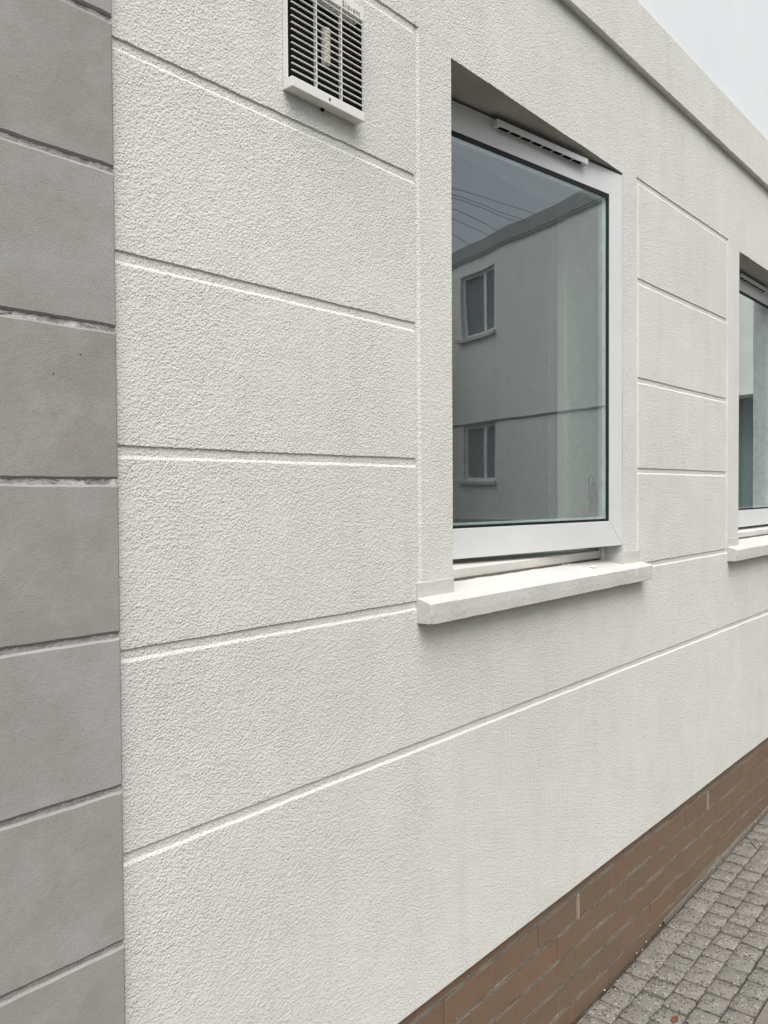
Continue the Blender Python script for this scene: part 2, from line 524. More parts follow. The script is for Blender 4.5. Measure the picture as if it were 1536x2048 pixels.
# ------------------------------------------------------------------ ground
me = bpy.data.meshes.new('ground')
me.from_pydata([(-200, -200, -0.25), (200, -200, -0.25), (200, 200, -0.25), (-200, 200, -0.25)], [], [(0, 1, 2, 3)])
tag(obj('ground', me, M['asphalt']), kind='structure')
xs = [-8, -4, 0, 1.5, 2.45, 3, 4, 5, 6, 8, 10.9]
b = MB(); b.closed = False
for x0, x1 in zip(xs, xs[1:]):
    b.face([(x0, -1.45, gz(x0) - 0.006), (x1, -1.45, gz(x1) - 0.006), (x1, -0.4135, gz(x1) - 0.006), (x0, -0.4135, gz(x0) - 0.006)])
    b.face([(x0, -0.4135, gz(x0) - 0.006), (x1, -0.4135, gz(x1) - 0.006), (x1, -0.4135, gz(x1) - 0.06), (x0, -0.4135, gz(x0) - 0.06)])
tag(obj('concrete_path', b.mesh('concrete_path'), M['concrete']), kind='structure')
b = MB(); b.closed = False
for x0, x1 in zip(xs, xs[1:]):
    b.face([(x0, -26, gz(x0) - 0.03), (x1, -26, gz(x1) - 0.03), (x1, -1.45, gz(x1) - 0.018), (x0, -1.45, gz(x0) - 0.018)])
tag(obj('yard', b.mesh('yard'), M['asphalt']), kind='structure')

# ------------------------------------------------------------------ rendered wall
X0W = X_STONE - 0.02
panels = [(X0W, 1.507)]
for (a0, a1), (b0, b1) in zip(OPEN, OPEN[1:] + [(5.861, 6)]):
    panels.append((a1 + 0.110, b0 - 0.142))
H_GROOVES = [2.6255, 2.2945, 1.966, 1.6625]          # stop at the window margins
H_LONG = [1.3410, 1.0180]                            # run the whole length
GH, GD = 0.0215, 0.0031
VW, VD = 0.020, 0.0046


def trap(t, a, b, sa, sb, d):
    """depth of a groove between a and b with side slopes of width sa, sb"""
    if t <= a or t >= b: return 0.0
    return d * min(1.0, (t - a) / sa, (b - t) / sb)


def gdepth(x, z):
    d = 0.0
    for zt in H_LONG:
        d = max(d, trap(z, zt - GH, zt, 0.0052, 0.0009, GD))
    inp = None
    for p in panels:
        if p[0] - 1e-6 <= x <= p[1] + 1e-6: inp = p
    if inp:
        e = min(1.0, (inp[1] - x) / 0.006, (x - inp[0]) / 0.006 if inp[0] > 1 else 1.0)
        e = max(0.0, e)
        for zt in H_GROOVES:
            d = max(d, e * trap(z, zt - GH, zt, 0.0052, 0.0009, GD))
        if 1.341 - GH < z < 2.6255:
            d = max(d, trap(x, inp[1] - VW, inp[1], 0.005, 0.007, VD))
            if inp[0] > 1:
                d = max(d, trap(x, inp[0], inp[0] + VW, 0.005, 0.007, VD))
    return d


def seq(a, b, st):
    n = max(1, int(round((b - a) / st)))
    return [a + (b - a) * i / n for i in range(n)]


xl = set()
for a, b_, st in ((X0W, 1.6, 0.004), (1.6, 2.7, 0.007), (2.7, 3.75, 0.008), (3.75, 4.8, 0.016), (4.8, WALL_X1, 0.08)):
    for v in seq(a, b_, st): xl.add(round(v, 5))
xl.add(WALL_X1)
keyx = []
for p in panels:
    keyx += [p[1] - VW, p[1] - VW + 0.005, p[1] - 0.007, p[1]]
    if p[0] > 1: keyx += [p[0], p[0] + 0.005, p[0] + VW - 0.007, p[0] + VW]
for o_ in OPEN: keyx += list(o_)
keyx = [k for k in keyx if k < WALL_X1]
xl = [x for x in xl if all(abs(x - k) > 0.0025 for k in keyx)] + keyx
xl = sorted(set(round(x, 5) for x in xl))
zl = [Z_BASE, Z_BASE + 0.004, Z_OP0, Z_OP1, Z_BAND1]
for zt in H_GROOVES + H_LONG:
    zl += [zt - GH, zt - GH + 0.0052, zt - 0.0009, zt]
zl = sorted(set(round(z, 5) for z in zl))
zz = []
for a, b_ in zip(zl, zl[1:]):
    zz += seq(a, b_, 0.06)
zl = zz + [zl[-1]]
zl = [z for i, z in enumerate(zl)]


def wob(x, z):
    """hand-run lines: small uneven drift of every groove edge"""
    w = 0.0
    for i, zt in enumerate(H_GROOVES + H_LONG):
        if zt - GH - 1e-5 <= z <= zt + 1e-5:
            k = 1 if z < zt - GH / 2 else 2
            w = 0.0011 * n1(x * 9, i + k * 11) + 0.0006 * n1(x * 75, i + k * 23) + 0.0011 * n1(x * 210, i + k * 31)
    if abs(z - Z_BASE) < 1e-4:
        w = 0.0016 * n1(x * 6, 91) + 0.0011 * n1(x * 60, 92) + (0.006 * max(0.0, n1(x * 8.0, 93) - 0.5))
    return w


verts, faces = [], []
NX, NZ = len(xl), len(zl)
for i, x in enumerate(xl):
    for j, z in enumerate(zl):
        y = gdepth(x, z) + 0.0012 * mnoise.noise(Vector((x * 2.3, 0.5, z * 2.3)))
        if abs(z - Z_BASE) < 1e-4: y += 0.003
        xv = x
        edge = min([abs(x - k) for o_ in OPEN for k in o_])
        if gdepth(x, z) < 0.001 and edge > 0.001 and 1.35 < z < 2.6:
            for p in panels:
                for q in (p[1] - VW, p[1]):
                    if abs(x - q) < 1e-4: xv = x + 0.0011 * n1(z * 60, q)
        verts.append((xv, y, z + wob(x, z)))
for i in range(NX - 1):
    for j in range(NZ - 1):
        xm, zm = (xl[i] + xl[i + 1]) / 2, (zl[j] + zl[j + 1]) / 2
        if Z_OP0 < zm < Z_OP1 and any(a < xm < b_ for a, b_ in OPEN): continue
        faces.append((i * NZ + j, (i + 1) * NZ + j, (i + 1) * NZ + j + 1, i * NZ + j + 1))
# bottom lip, left and right return
for i in range(NX - 1):
    a, b_ = i * NZ, (i + 1) * NZ
    n = len(verts)
    verts += [(xl[i], 0.03, Z_BASE + 0.004), (xl[i + 1], 0.03, Z_BASE + 0.004)]
    faces.append((b_, a, n, n + 1))
me = bpy.data.meshes.new('render_coat')
me.from_pydata(verts, [], faces)
me.polygons.foreach_set('use_smooth', [False] * len(me.polygons))
me.update()
wall = empty('rendered_wall', (X0W, 0, Z_BASE),
             'off-white roughcast rendered wall with scored grooves framing the two windows', 'wall')
obj('render_coat', me, M['render'], wall)
# body of the wall behind the coat: jambs, soffits and core
for a0, a1 in OPEN:
    zs = [Z_OP0, 1.7, 2.1, Z_OP1]
    for xj in (a0, a1):
        for nm, y0, y1 in (('reveal', 0.0008, 0.19), ('inner_jamb', 0.19, WALL_Y1)):
            b = MB(); b.closed = False
            for z0, z1 in zip(zs, zs[1:]):
                q = [(xj, y0, z0), (xj, y1, z0), (xj, y1, z1), (xj, y0, z1)]
                b.face(q if xj == a0 else q[::-1])
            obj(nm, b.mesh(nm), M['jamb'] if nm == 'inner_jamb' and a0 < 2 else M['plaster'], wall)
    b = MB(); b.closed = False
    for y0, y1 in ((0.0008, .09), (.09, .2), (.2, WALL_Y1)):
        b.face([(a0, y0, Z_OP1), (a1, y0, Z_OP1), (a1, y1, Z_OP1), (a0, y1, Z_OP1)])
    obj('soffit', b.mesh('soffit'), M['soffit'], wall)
    b = MB(); b.closed = False
    b.face([(a0, WALL_Y1, Z_OP0), (a1, WALL_Y1, Z_OP0), (a1, 0.09, Z_OP0), (a0, 0.09, Z_OP0)])
    obj('inner_ledge', b.mesh('inner_ledge'), M['plaster'], wall)

# projecting band
b = MB(); b.closed = False
bx = []
for a, b_, st in ((X0W - 4, 1.5, 0.05), (1.5, 4.6, 0.012), (4.6, WALL_X1, 0.1)):
    bx += seq(a, b_, st)
bx.append(WALL_X1)
prof = lambda x: [(0.004, Z_BAND0 + 0.003), (-0.018 + 0.0010 * n1(x * 40, 3), Z_BAND0 + 0.0008 * n1(x * 9, 4) + 0.0010 * n1(x * 70, 6)),
                  (-0.0215 + 0.0006 * n1(x * 50, 5), Z_BAND0 + 0.004), (-0.0215, (Z_BAND0 + Z_BAND1) / 2),
                  (-0.0205, Z_BAND1 - 0.003 + 0.0010 * n1(x * 60, 8)), (-0.016, Z_BAND1 + 0.0012 * n1(x * 45, 9)), (0.03, Z_BAND1 + 0.008)]
pv = [prof(x) for x in bx]
for i in range(len(bx) - 1):
    for k in range(6):
        b.face([(bx[i], *pv[i][k]), (bx[i], *pv[i][k + 1]), (bx[i + 1], *pv[i + 1][k + 1]), (bx[i + 1], *pv[i + 1][k])])
mband = b.mesh('string_course')
bmm = bmesh.new(); bmm.from_mesh(mband); bmesh.ops.recalc_face_normals(bmm, faces=bmm.faces); bmesh.ops.reverse_faces(bmm, faces=[f for f in bmm.faces if f.calc_center_median().z < Z_BAND1 - 0.01 and f.calc_center_median().z > Z_BAND0 + 0.01 and f.normal.y > 0]); bmm.to_mesh(mband); bmm.free()
obj('string_course', mband, M['render'], wall)

# smooth white upper storey
b = MB()
b.box(X0W - 4, WALL_X1, -0.004, 0.32, Z_BAND1 + 0.004, 6.15)
uw = obj('upper_wall', b.mesh('upper_wall'), M['white'])
tag(uw, 'smooth bright white painted upper wall above the projecting band', 'wall', None, 'thing')
b = MB(); b.box(X0W - 4, WALL_X1, -0.06, 0.36, 6.152, 6.24)
obj('coping', b.mesh('coping', 0.01), M['fascia'], uw)

# ------------------------------------------------------------------ stone wall on the left
sw = empty('stone_wall', (X_STONE, 0, 0), 'grey smooth cast stone block wall at the left with rough pale joints', 'wall')
ZJ = [2.55, 2.312, 2.0848, 1.8426, 1.6092, 1.3724, 1.1330, 0.8890, 0.648, 0.406, 0.166]
JH, SY = 0.0082, -0.015
tops = [2.79 + 0.2, 2.79] + ZJ


def stone_mesh(w, h, seed):
    """block face split along its arrises so the edges run slightly rough"""
    bm = bmesh.new()
    nx = max(2, int(w / 0.02)); nz = 6
    def pt(i, j, ring):
        x = w * i / nx; z = h * j / nz
        e = 0.0035
        cx = min(max(x, e if ring else 0), w - (e if ring else 0))
        cz = min(max(z, e if ring else 0), h - (e if ring else 0))
        on = (i in (0, nx)) or (j in (0, nz))
        y = 0.0 if ring else 0.0030
        if on:
            s_ = seed * 5.1
            cz += (0.0012 * n1(x * 90, s_) + 0.0007 * n1(x * 300, s_ + 1)) * (1 if j in (0, nz) else 0)
            cx += 0.0005 * n1(z * 90, s_ + 2) * (1 if i in (0, nx) else 0)
        return (cx, y, cz)
    inner = [[bm.verts.new(pt(i, j, True)) for j in range(nz + 1)] for i in range(nx + 1)]
    for i in range(nx):
        for j in range(nz):
            bm.faces.new((inner[i][j], inner[i + 1][j], inner[i + 1][j + 1], inner[i][j + 1]))
    loop = [(i, 0) for i in range(nx)] + [(nx, j) for j in range(nz)] + [(i, nz) for i in range(nx, 0, -1)] + [(0, j) for j in range(nz, 0, -1)]
    outer = [bm.verts.new(pt(i, j, False)) for i, j in loop]
    back = [bm.verts.new((v.co.x, 0.05, v.co.z)) for v in outer]
    L = len(loop)
    for k in range(L):
        a, b_ = loop[k], loop[(k + 1) % L]
        bm.faces.new((outer[k], outer[(k + 1) % L], inner[b_[0]][b_[1]], inner[a[0]][a[1]]))
        bm.faces.new((back[k], back[(k + 1) % L], outer[(k + 1) % L], outer[k]))
    bm.normal_update()
    me = bpy.data.meshes.new('stone_block'); bm.to_mesh(me); bm.free()
    return me


b = MB()
for r in range(len(tops)):
    zt = tops[r] - JH
    zb = tops[r + 1] if r + 1 < len(tops) else -0.15
    off = 0.0 if r % 2 else 0.46
    x1 = X_STONE
    for k in range(3):
        w = 0.985 if k else 0.985 - off * (0.3 if k == 0 else 0)
        me = stone_mesh(w - 0.006, zt - zb, r * 3 + k + 1)
        o = obj('stone_block', me, M['stone'])
        o.location = (x1 - w + 0.006, SY + 0.0006 * n1(r * 3.3 + k, 70), zb)
        o.parent = sw
        o.matrix_parent_inverse = Matrix.Translation(-Vector(sw.location))
        x1 -= w
b = MB(); b.closed = True
jx = seq(-2.4, -0.1, 0.05) + seq(-0.1, X_STONE - 0.0015, 0.006) + [X_STONE - 0.0015]
jb = MB(); jb.closed = False
zs_j = [-0.2]
for zt in sorted(tops):
    zs_j += [zt - JH - 0.003, zt - JH + 0.002, zt - 0.003, zt + 0.004]
zs_j.append(3.0)
grid = []
for x in jx:
    row = []
    for z in zs_j:
        row.append((x, SY + 0.0043 + 0.0013 * n1(x * 55, z * 3) + 0.0016 * n1(x * 160, z * 5), z))
    grid.append(row)
for i in range(len(jx) - 1):
    for j in range(len(zs_j) - 1):
        jb.face([grid[i][j], grid[i + 1][j], grid[i + 1][j + 1], grid[i][j + 1]])
z_ = [(X_STONE - 0.0015, SY + 0.0068, -0.2), (X_STONE - 0.0015, 0.03, -0.2), (X_STONE - 0.0015, 0.03, 3.0), (X_STONE - 0.0015, SY + 0.0068, 3.0)]
jb.face(z_)
obj('joint_mortar', jb.mesh('joint_mortar'), M['sjoint'], sw)

# ------------------------------------------------------------------ brick plinth
PY = 0.012
pl = empty('brick_plinth', (X_STONE, PY, 0), 'brown brick plinth below the white render along the paving', 'wall')
BL, PITCH = 0.2245, 0.080


def brick_mesh(seed, L=BL - 0.0028, Hh=PITCH - 0.0095):
    bm = bmesh.new()
    bmesh.ops.create_cube(bm, size=1.0)
    for v in bm.verts:
        v.co = Vector((v.co.x * L, v.co.y * 0.09 + 0.045, v.co.z * Hh))
    rnd = random.Random(seed)
    fe = [e for e in bm.edges if all(v.co.y < 0.01 for v in e.verts)]
    bmesh.ops.bevel(bm, geom=fe, offset=0.0022, segments=1, affect='EDGES')
    for v in bm.verts:
        if v.co.y < 0.02:
            v.co += Vector((rnd.uniform(-.0005, .0005), rnd.uniform(-.0006, .0006), rnd.uniform(-.0008, .0008)))
    me = bpy.data.meshes.new('brick'); bm.to_mesh(me); bm.free()
    me.materials.append(M['brick'])
    return me


bricks = [brick_mesh(k) for k in range(8)]
zj = [0.370, 0.290, 0.210, 0.130, 0.050, -0.030]
NB = 0
far = MB()
for r, z0 in enumerate(zj):
    ph = (1.938 if r % 2 == 0 else 2.0525)
    k0 = int((0.73 - ph) / BL) - 1
    for k in range(k0, 44):
        xa = ph + k * BL
        xc = xa + BL / 2
        if xc < 0.75 or xc > WALL_X1: continue
        if z0 + PITCH < gz(xc) - 0.01: continue
        if xc < 7.2:
            o = bpy.data.objects.new('brick', random.choice(bricks)); col.objects.link(o)
            o.location = (xc + random.uniform(-.0008, .0008), PY + random.uniform(-.0012, .0008), z0 + PITCH / 2 + random.uniform(-.0007, .0007))
            o.rotation_euler = (random.uniform(-.004, .004), random.uniform(-.004, .004), random.uniform(-.005, .005))
            o.parent = pl; o.matrix_parent_inverse = Matrix.Translation(-Vector(pl.location))
            NB += 1
        else:
            far.box(xa + 0.0015, xa + BL - 0.0015, PY, PY + 0.05, z0 + 0.0048, z0 + PITCH - 0.0048)
o = obj('brick', far.mesh('far_brick'), M['brick'], pl); tag(o, kind='stuff')
# mortar bed with slightly uneven face
b = MB(); b.closed = False
mx = seq(0.72, 5.0, 0.012) + seq(5.0, WALL_X1, 0.2) + [WALL_X1]
mz = [-0.12]
for z0 in reversed(zj): mz += [z0 - 0.0095, z0 - 0.0055, z0, z0 + 0.0055, z0 + 0.0095]
mz += [0.47]
for i in range(len(mx) - 1):
    q = []
    for x in (mx[i], mx[i + 1]):
        q.append([(x, PY + (0.0002 if any(abs(z - z0) < 0.0075 for z0 in zj) else 0.006) + 0.0016 * n1(x * 17, z * 5 + 2) + 0.0012 * n1(x * 90, z * 9 + 1), z) for z in mz])
    for j in range(len(mz) - 1):
        b.face([q[0][j], q[1][j], q[1][j + 1], q[0][j + 1]])
obj('mortar', b.mesh('mortar'), M['mortar'], pl)
# mortar fillet where the paving climbs along the plinth
b = MB(); b.closed = False
fx = seq(2.95, 5.2, 0.015) + [5.2]
pf = []
for x in fx:
    t = min(1.0, max(0.0, (x - 2.95) / 0.35))
    h = (0.006 + 0.009 * n1(x * 5, 41) + 0.004 * n1(x * 40, 42)) * t
    h = max(h, 0.001)
    g = gz(x)
    pf.append([(x, PY + 0.004, g + h + 0.006), (x, PY - 0.004 - 0.4 * h, g + h * 0.75), (x, PY - 0.010 - 0.7 * h, g - 0.02)])
for i in range(len(fx) - 1):
    for k in range(2):
        b.face([pf[i][k + 1], pf[i + 1][k + 1], pf[i + 1][k], pf[i][k]])
obj('mortar_fillet', b.mesh('mortar_fillet'), M['fillet'], pl)
# weep vents in the perpends, every five bricks
for k in range(-1, 4):
    x = 2.2868 + k * 5 * BL
    if x < 0.8: continue
    b = MB()
    b.box(x - 0.0042, x + 0.0048, PY - 0.0045, PY + 0.03, 0.2905, 0.3655)
    b.box(x - 0.0062, x - 0.0042, PY - 0.001, PY + 0.03, 0.2890, 0.3665)
    w = obj('weep_vent', b.mesh('weep_vent', 0.0006), M['weep'], pl)

# ------------------------------------------------------------------ pavement of setts
pav = bpy.data.objects.new('pavement', None)
pav.empty_display_size = 0.05
pav.location = (2.5, -0.2, 0.0)
col.objects.link(pav)
tag(pav, kind='structure')


def sett_mesh(seed):
    rnd = random.Random(seed)
    sx, sy = 0.0868 + rnd.uniform(-.0030, .0012), 0.0795 + rnd.uniform(-.0025, .0008)
    n = 4
    ring_o, ring_i = [], []
    ch = 0.0048
    P = []
    for side in range(4):
        for k in range(n):
            t = k / n - 0.5
            P.append([(t * sx, -sy / 2), (sx / 2, t * sy), (-t * sx, sy / 2), (-sx / 2, -t * sy)][side])
    v, f = [], []
    for x, y in P:
        l = 1.0
        corner = abs(x) > sx / 2 - 1e-6 and abs(y) > sy / 2 - 1e-6
        jx, jy = rnd.uniform(-.0014, .0014), rnd.uniform(-.0014, .0014)
        cc = 0.955 if corner else 1.0
        v.append((x * cc + jx, y * cc + jy, -0.0034 + rnd.uniform(-.0012, .0008)))
    N = len(P)
    for x, y in P:
        ix = x - math.copysign(min(ch, abs(x)), x) if abs(x) > sx / 2 - 1e-6 else x * (1 - 2 * ch / sx)
        iy = y - math.copysign(min(ch, abs(y)), y) if abs(y) > sy / 2 - 1e-6 else y * (1 - 2 * ch / sy)
        v.append((ix + rnd.uniform(-.0014, .0014), iy + rnd.uniform(-.0014, .0014), rnd.uniform(-.0006, .0006)))
    for i in range(N):
        v.append((v[i][0], v[i][1], -0.045))
    v.append((0, 0, 0.0009))
    for i in range(N):
        j = (i + 1) % N
        f.append((i, j, N + j, N + i))
        f.append((2 * N + i, 2 * N + j, j, i))
        f.append((N + i, N + j, 3 * N))
    me = bpy.data.meshes.new('sett')
    me.from_pydata(v, [], f)
    me.polygons.foreach_set('use_smooth', [k % 3 != 1 for k in range(len(f))])
    me.update()
    me.materials.append(M['sett'])
    return me


setts = [sett_mesh(100 + k) for k in range(14)]
rows = [(-0.0455, 0.0905, 2.3145), (-0.1270, 0.0845, 2.3625), (-0.2075, 0.0870, 2.3970), (-0.2880, 0.0880, 2.3490), (-0.3690, 0.0855, 2.4150)]
NS = 0
rest = MB()
cands = []
for ri, (yc, pitch, ph) in enumerate(rows):
    k = -60
    x = ph - 40 * pitch
    while x < 10.5:
        p_ = pitch * random.uniform(0.93, 1.07)
        cands.append((ri, x + p_ / 2, yc, p_))
        x += p_
vis = sorted(cands, key=lambda c: abs(c[1] - 3.05))[:290]
vs_ = set(id(c) for c in vis)
for c in cands:
    ri, xc, yc, p_ = c
    sl = 0.032 if 2.45 < xc < 6 else 0.0
    zc = gz(xc) + random.uniform(-.0018, .0018)
    yy = yc + 0.0016 * n1(xc * 3, ri) + (0.006 * 0 if ri else 0.0)
    if id(c) in vs_:
        o = bpy.data.objects.new('sett', random.choice(setts)); col.objects.link(o)
        o.location = (xc, yy, zc)
        flip = random.random() < 0.5
        o.rotation_euler = (random.uniform(-.02, .02), -sl + random.uniform(-.02, .02), random.uniform(-.03, .03) + (math.pi if flip else 0))
        o.scale = (p_ / 0.0875, 1.0 + (0.05 if ri == 0 else 0.0), 1.0)
        o.parent = pav; o.matrix_parent_inverse = Matrix.Translation(-Vector(pav.location))
        NS += 1
    elif xc > 0.4:
        rest.box(xc - p_ / 2 + 0.004, xc + p_ / 2 - 0.004, yy - 0.038, yy + 0.038, zc - 0.04, zc)
if rest.v:
    o = obj('sett', rest.mesh('sett_rest', 0.004), M['sett'], pav); tag(o, kind='stuff')
b = MB(); b.closed = False
bxs = seq(-2, 2.45, 0.5) + seq(2.45, 6, 0.1) + [6.0, 8.0, 10.6]
for x0, x1 in zip(bxs, bxs[1:]):
    b.face([(x0, -0.412, gz(x0) - 0.010), (x1, -0.412, gz(x1) - 0.010), (x1, PY + 0.05, gz(x1) - 0.010), (x0, PY + 0.05, gz(x0) - 0.010)])
obj('joint_filling', b.mesh('joint_filling'), M['dirt'], pav)


# ------------------------------------------------------------------ windows
def mitred_rail(w, h, z0, z1, kind, fw_s, fw_t, fw_b, d):
    """one rail of the sash in local coordinates (x along the sash, face at y = 0)"""
    g = 0.00045
    b = MB()
    xi0, xi1, zi0, zi1 = fw_s, w - fw_s, z0 + fw_b, z1 - fw_t
    if kind == 'top':
        q = [(g, z1), (w - g, z1), (xi1 - g, zi1), (xi0 + g, zi1)][::-1]
    elif kind == 'bottom':
        q = [(g, z0), (w - g, z0), (xi1 - g, zi0), (xi0 + g, zi0)]
    elif kind == 'left':
        q = [(0, z0 + g), (xi0, zi0 + g), (xi0, zi1 - g), (0, z1 - g)]
    else:
        q = [(w, z1 - g), (xi1, zi1 - g), (xi1, zi0 + g), (w, z0 + g)]
    lo = [(x, 0, z) for x, z in q]; hi = [(x, d, z) for x, z in q]
    n = len(b.v); b.v += lo + hi
    for f in ((0, 1, 2, 3), (7, 6, 5, 4), (0, 4, 5, 1), (1, 5, 6, 2), (2, 6, 7, 3), (3, 7, 4, 0)):
        b.f.append(tuple(n + i for i in f)); b.mi.append(0)
    return b.mesh(kind, 0.0012, 2)


def make_window(xl_, xr_, hinge, ang, y_frame, label):
    w = empty('window', (xl_, 0, 1.345), label, 'window', 'white framed windows in the rendered wall')
    W = xr_ - xl_
    # outer frame, behind the sash
    b = MB()
    yf = y_frame
    b.box(xl_ + .0015, xl_ + .05, yf, yf + .06, 1.365, 2.6035)
    b.box(xr_ - .034, xr_ - .0015, yf, yf + .03, 1.365, 2.6035)
    b.box(xl_ + .051, xr_ - .035, yf, yf + .06, 2.555, 2.6035)
    b.box(xl_ + .051, xr_ - .035, yf, yf + .06, 1.365, 1.425)
    obj('outer_frame', b.mesh('outer_frame', 0.0015), M['oldframe'], w)
    b = MB()      # nose of the frame over the sill
    b.hexa([(xl_ + .002, .074, 1.3635), (xr_ - .006, .074, 1.3635), (xr_ - .006, yf - .001, 1.3635), (xl_ + .002, yf - .001, 1.3635),
            (xl_ + .002, .070, 1.390), (xr_ - .006, .070, 1.390), (xr_ - .006, yf - .001, 1.399), (xl_ + .002, yf - .001, 1.399)])
    obj('frame_nosing', b.mesh('frame_nosing', 0.003, 2), M['oldframe'], w)
    b = MB(); b.box(xr_ - .016, xr_ - .0012, .060, .076, 1.352, 1.4)
    obj('nosing_end_cap', b.mesh('nosing_end_cap', 0.0012), M['oldframe'], w)

    T = Matrix.Translation(Vector((hinge[0], hinge[1], 0))) @ Matrix.Rotation(ang, 4, 'Z')

    def sobj(name, me, mat=None, parent=None, mats=None):
        o = bpy.data.objects.new(name, me); col.objects.link(o)
        if not me.materials:
            for k in ([mat] if mat else mats): me.materials.append(k)
        if parent is None:
            o.parent = w
            o.matrix_parent_inverse = Matrix.Translation(-Vector(w.location))
            o.matrix_basis = T
        else:
            o.parent = parent
        return o
    sw_, z0, z1 = 0.944, 1.409, 2.5975
    fs, ft, fb, D = 0.0765, 0.0765, 0.0800, 0.048
    b = MB()       # core profile behind the face rails
    for q in ((0.004, fs - .004, z0 + .004, z1 - .004), (sw_ - fs + .004, sw_ - .004, z0 + .004, z1 - .004)):
        b.box(q[0], q[1], .014, D, q[2], q[3])
    b.box(fs - .0035, sw_ - fs + .0035, .014, D, z1 - ft + .004, z1 - .004)
    b.box(fs - .0035, sw_ - fs + .0035, .014, D, z0 + .004, z0 + fb - .004)
    sash = sobj('sash', b.mesh('sash'), M['frame'])
    for kind, nm in (('top', 'top_rail'), ('bottom', 'bottom_rail'), ('left', 'stile'), ('right', 'stile')):
        sobj(nm, mitred_rail(sw_, 0, z0, z1, kind, fs, ft, fb, 0.0135), M['frame'], sash)
    # rubber gasket round the glass
    xi0, xi1, zi0, zi1 = fs, sw_ - fs, z0 + fb, z1 - ft
    b = MB(); g = 0.0100
    b.box(xi0, xi0 + g, .0020, .0044, zi0, zi1); b.box(xi1 - g, xi1, .0020, .0044, zi0, zi1)
    b.box(xi0 + g, xi1 - g, .0020, .0044, zi1 - g * 1.15, zi1); b.box(xi0 + g, xi1 - g, .0020, .0044, zi0, zi0 + g * .8)
    sobj('gasket', b.mesh('gasket'), M['gasket'], sash)
    # sealed unit
    b = MB()
    b.box(xi0 + .002, xi1 - .002, .0046, .0086, zi0 + .002, zi1 - .002)
    me = b.mesh('pane')
    for p in me.polygons: p.material_index = 0 if p.normal.y < -0.5 else 1
    me.materials.append(M['glass']); me.materials.append(M['clear'])
    pn = bpy.data.objects.new('pane', me); col.objects.link(pn); pn.parent = sash
    b = MB()
    b.box(xi0 + .003, xi0 + .020, .0100, .0230, zi0 + .003, zi1 - .003); b.box(xi1 - .024, xi1 - .003, .0100, .0230, zi0 + .003, zi1 - .003)
    b.box(xi0 + .020, xi1 - .024, .0100, .0230, zi1 - .020, zi1 - .003); b.box(xi0 + .020, xi1 - .024, .0100, .0230, zi0 + .003, zi0 + .014)
    sobj('spacer_bar', b.mesh('spacer_bar'), M['spacer'], sash)
    # trickle vent canopy with slots on its underside
    tx0, tx1, tz0, tz1, td = sw_ - .640, sw_ - .2215, 2.5705, 2.5885, .0205
    b = MB()
    b.box(tx0, tx1, -td, -.0004, tz0 + .0035, tz1)                        # body
    b.box(tx0, tx1, -td, -td + .0022, tz0, tz0 + .0034)                     # rims round the underside
    b.box(tx0, tx1, -.0030, -.0004, tz0, tz0 + .0034)
    b.box(tx0, tx0 + .014, -td + .0023, -.0031, tz0, tz0 + .0034); b.box(tx1 - .022, tx1, -td + .0023, -.0031, tz0, tz0 + .0034)
    tv = sobj('trickle_vent', b.mesh('trickle_vent', .0005), M['frame'])
    b = MB(); b.box(tx0 + .0142, tx1 - .0222, -td + .0024, -.0032, tz0 + .0022, tz0 + .0033)
    sobj('vent_slot_backing', b.mesh('vent_slot_backing'), M['dark'], tv)
    n = 8
    for k in range(1, n):
        x = tx0 + .014 + (tx1 - tx0 - .036) * k / n
        b = MB(); b.box(x - .0020, x + .0020, -td + .0024, -.0032, tz0 + .0003, tz0 + .0020)
        sobj('grille_bar', b.mesh('grille_bar'), M['frame'], tv)
    # cockspur handle on the inner face of the right stile
    b = MB()
    hx = sw_ - .075
    b.box(hx, hx + .022, .0485, .062, 1.535, 1.60)
    h = sobj('handle', b.mesh('handle', .003), M['handle'])
    b = MB(); b.hexa([(hx - .012, .062, 1.515), (hx + .014, .062, 1.515), (hx + .014, .074, 1.515), (hx - .012, .074, 1.515),
                      (hx + .002, .062, 1.612), (hx + .020, .062, 1.612), (hx + .020, .072, 1.612), (hx + .002, .072, 1.612)])
    sobj('lever', b.mesh('lever', .003), M['handle'], h)
    b = MB(); b.tube([(hx + .012, .064, 1.60), (hx + .004, .066, 1.628), (hx - .006, .068, 1.640), (hx - .012, .068, 1.632), (hx - .014, .068, 1.60), (hx - .012, .068, 1.56)], .0022, 6)
    sobj('cord_loop', b.mesh('cord_loop'), M['handle'], h)
    # painted concrete sill with stooled ends
    make_sill(w, xl_ - .1405, xr_ + .152, xl_, xr_)
    return w


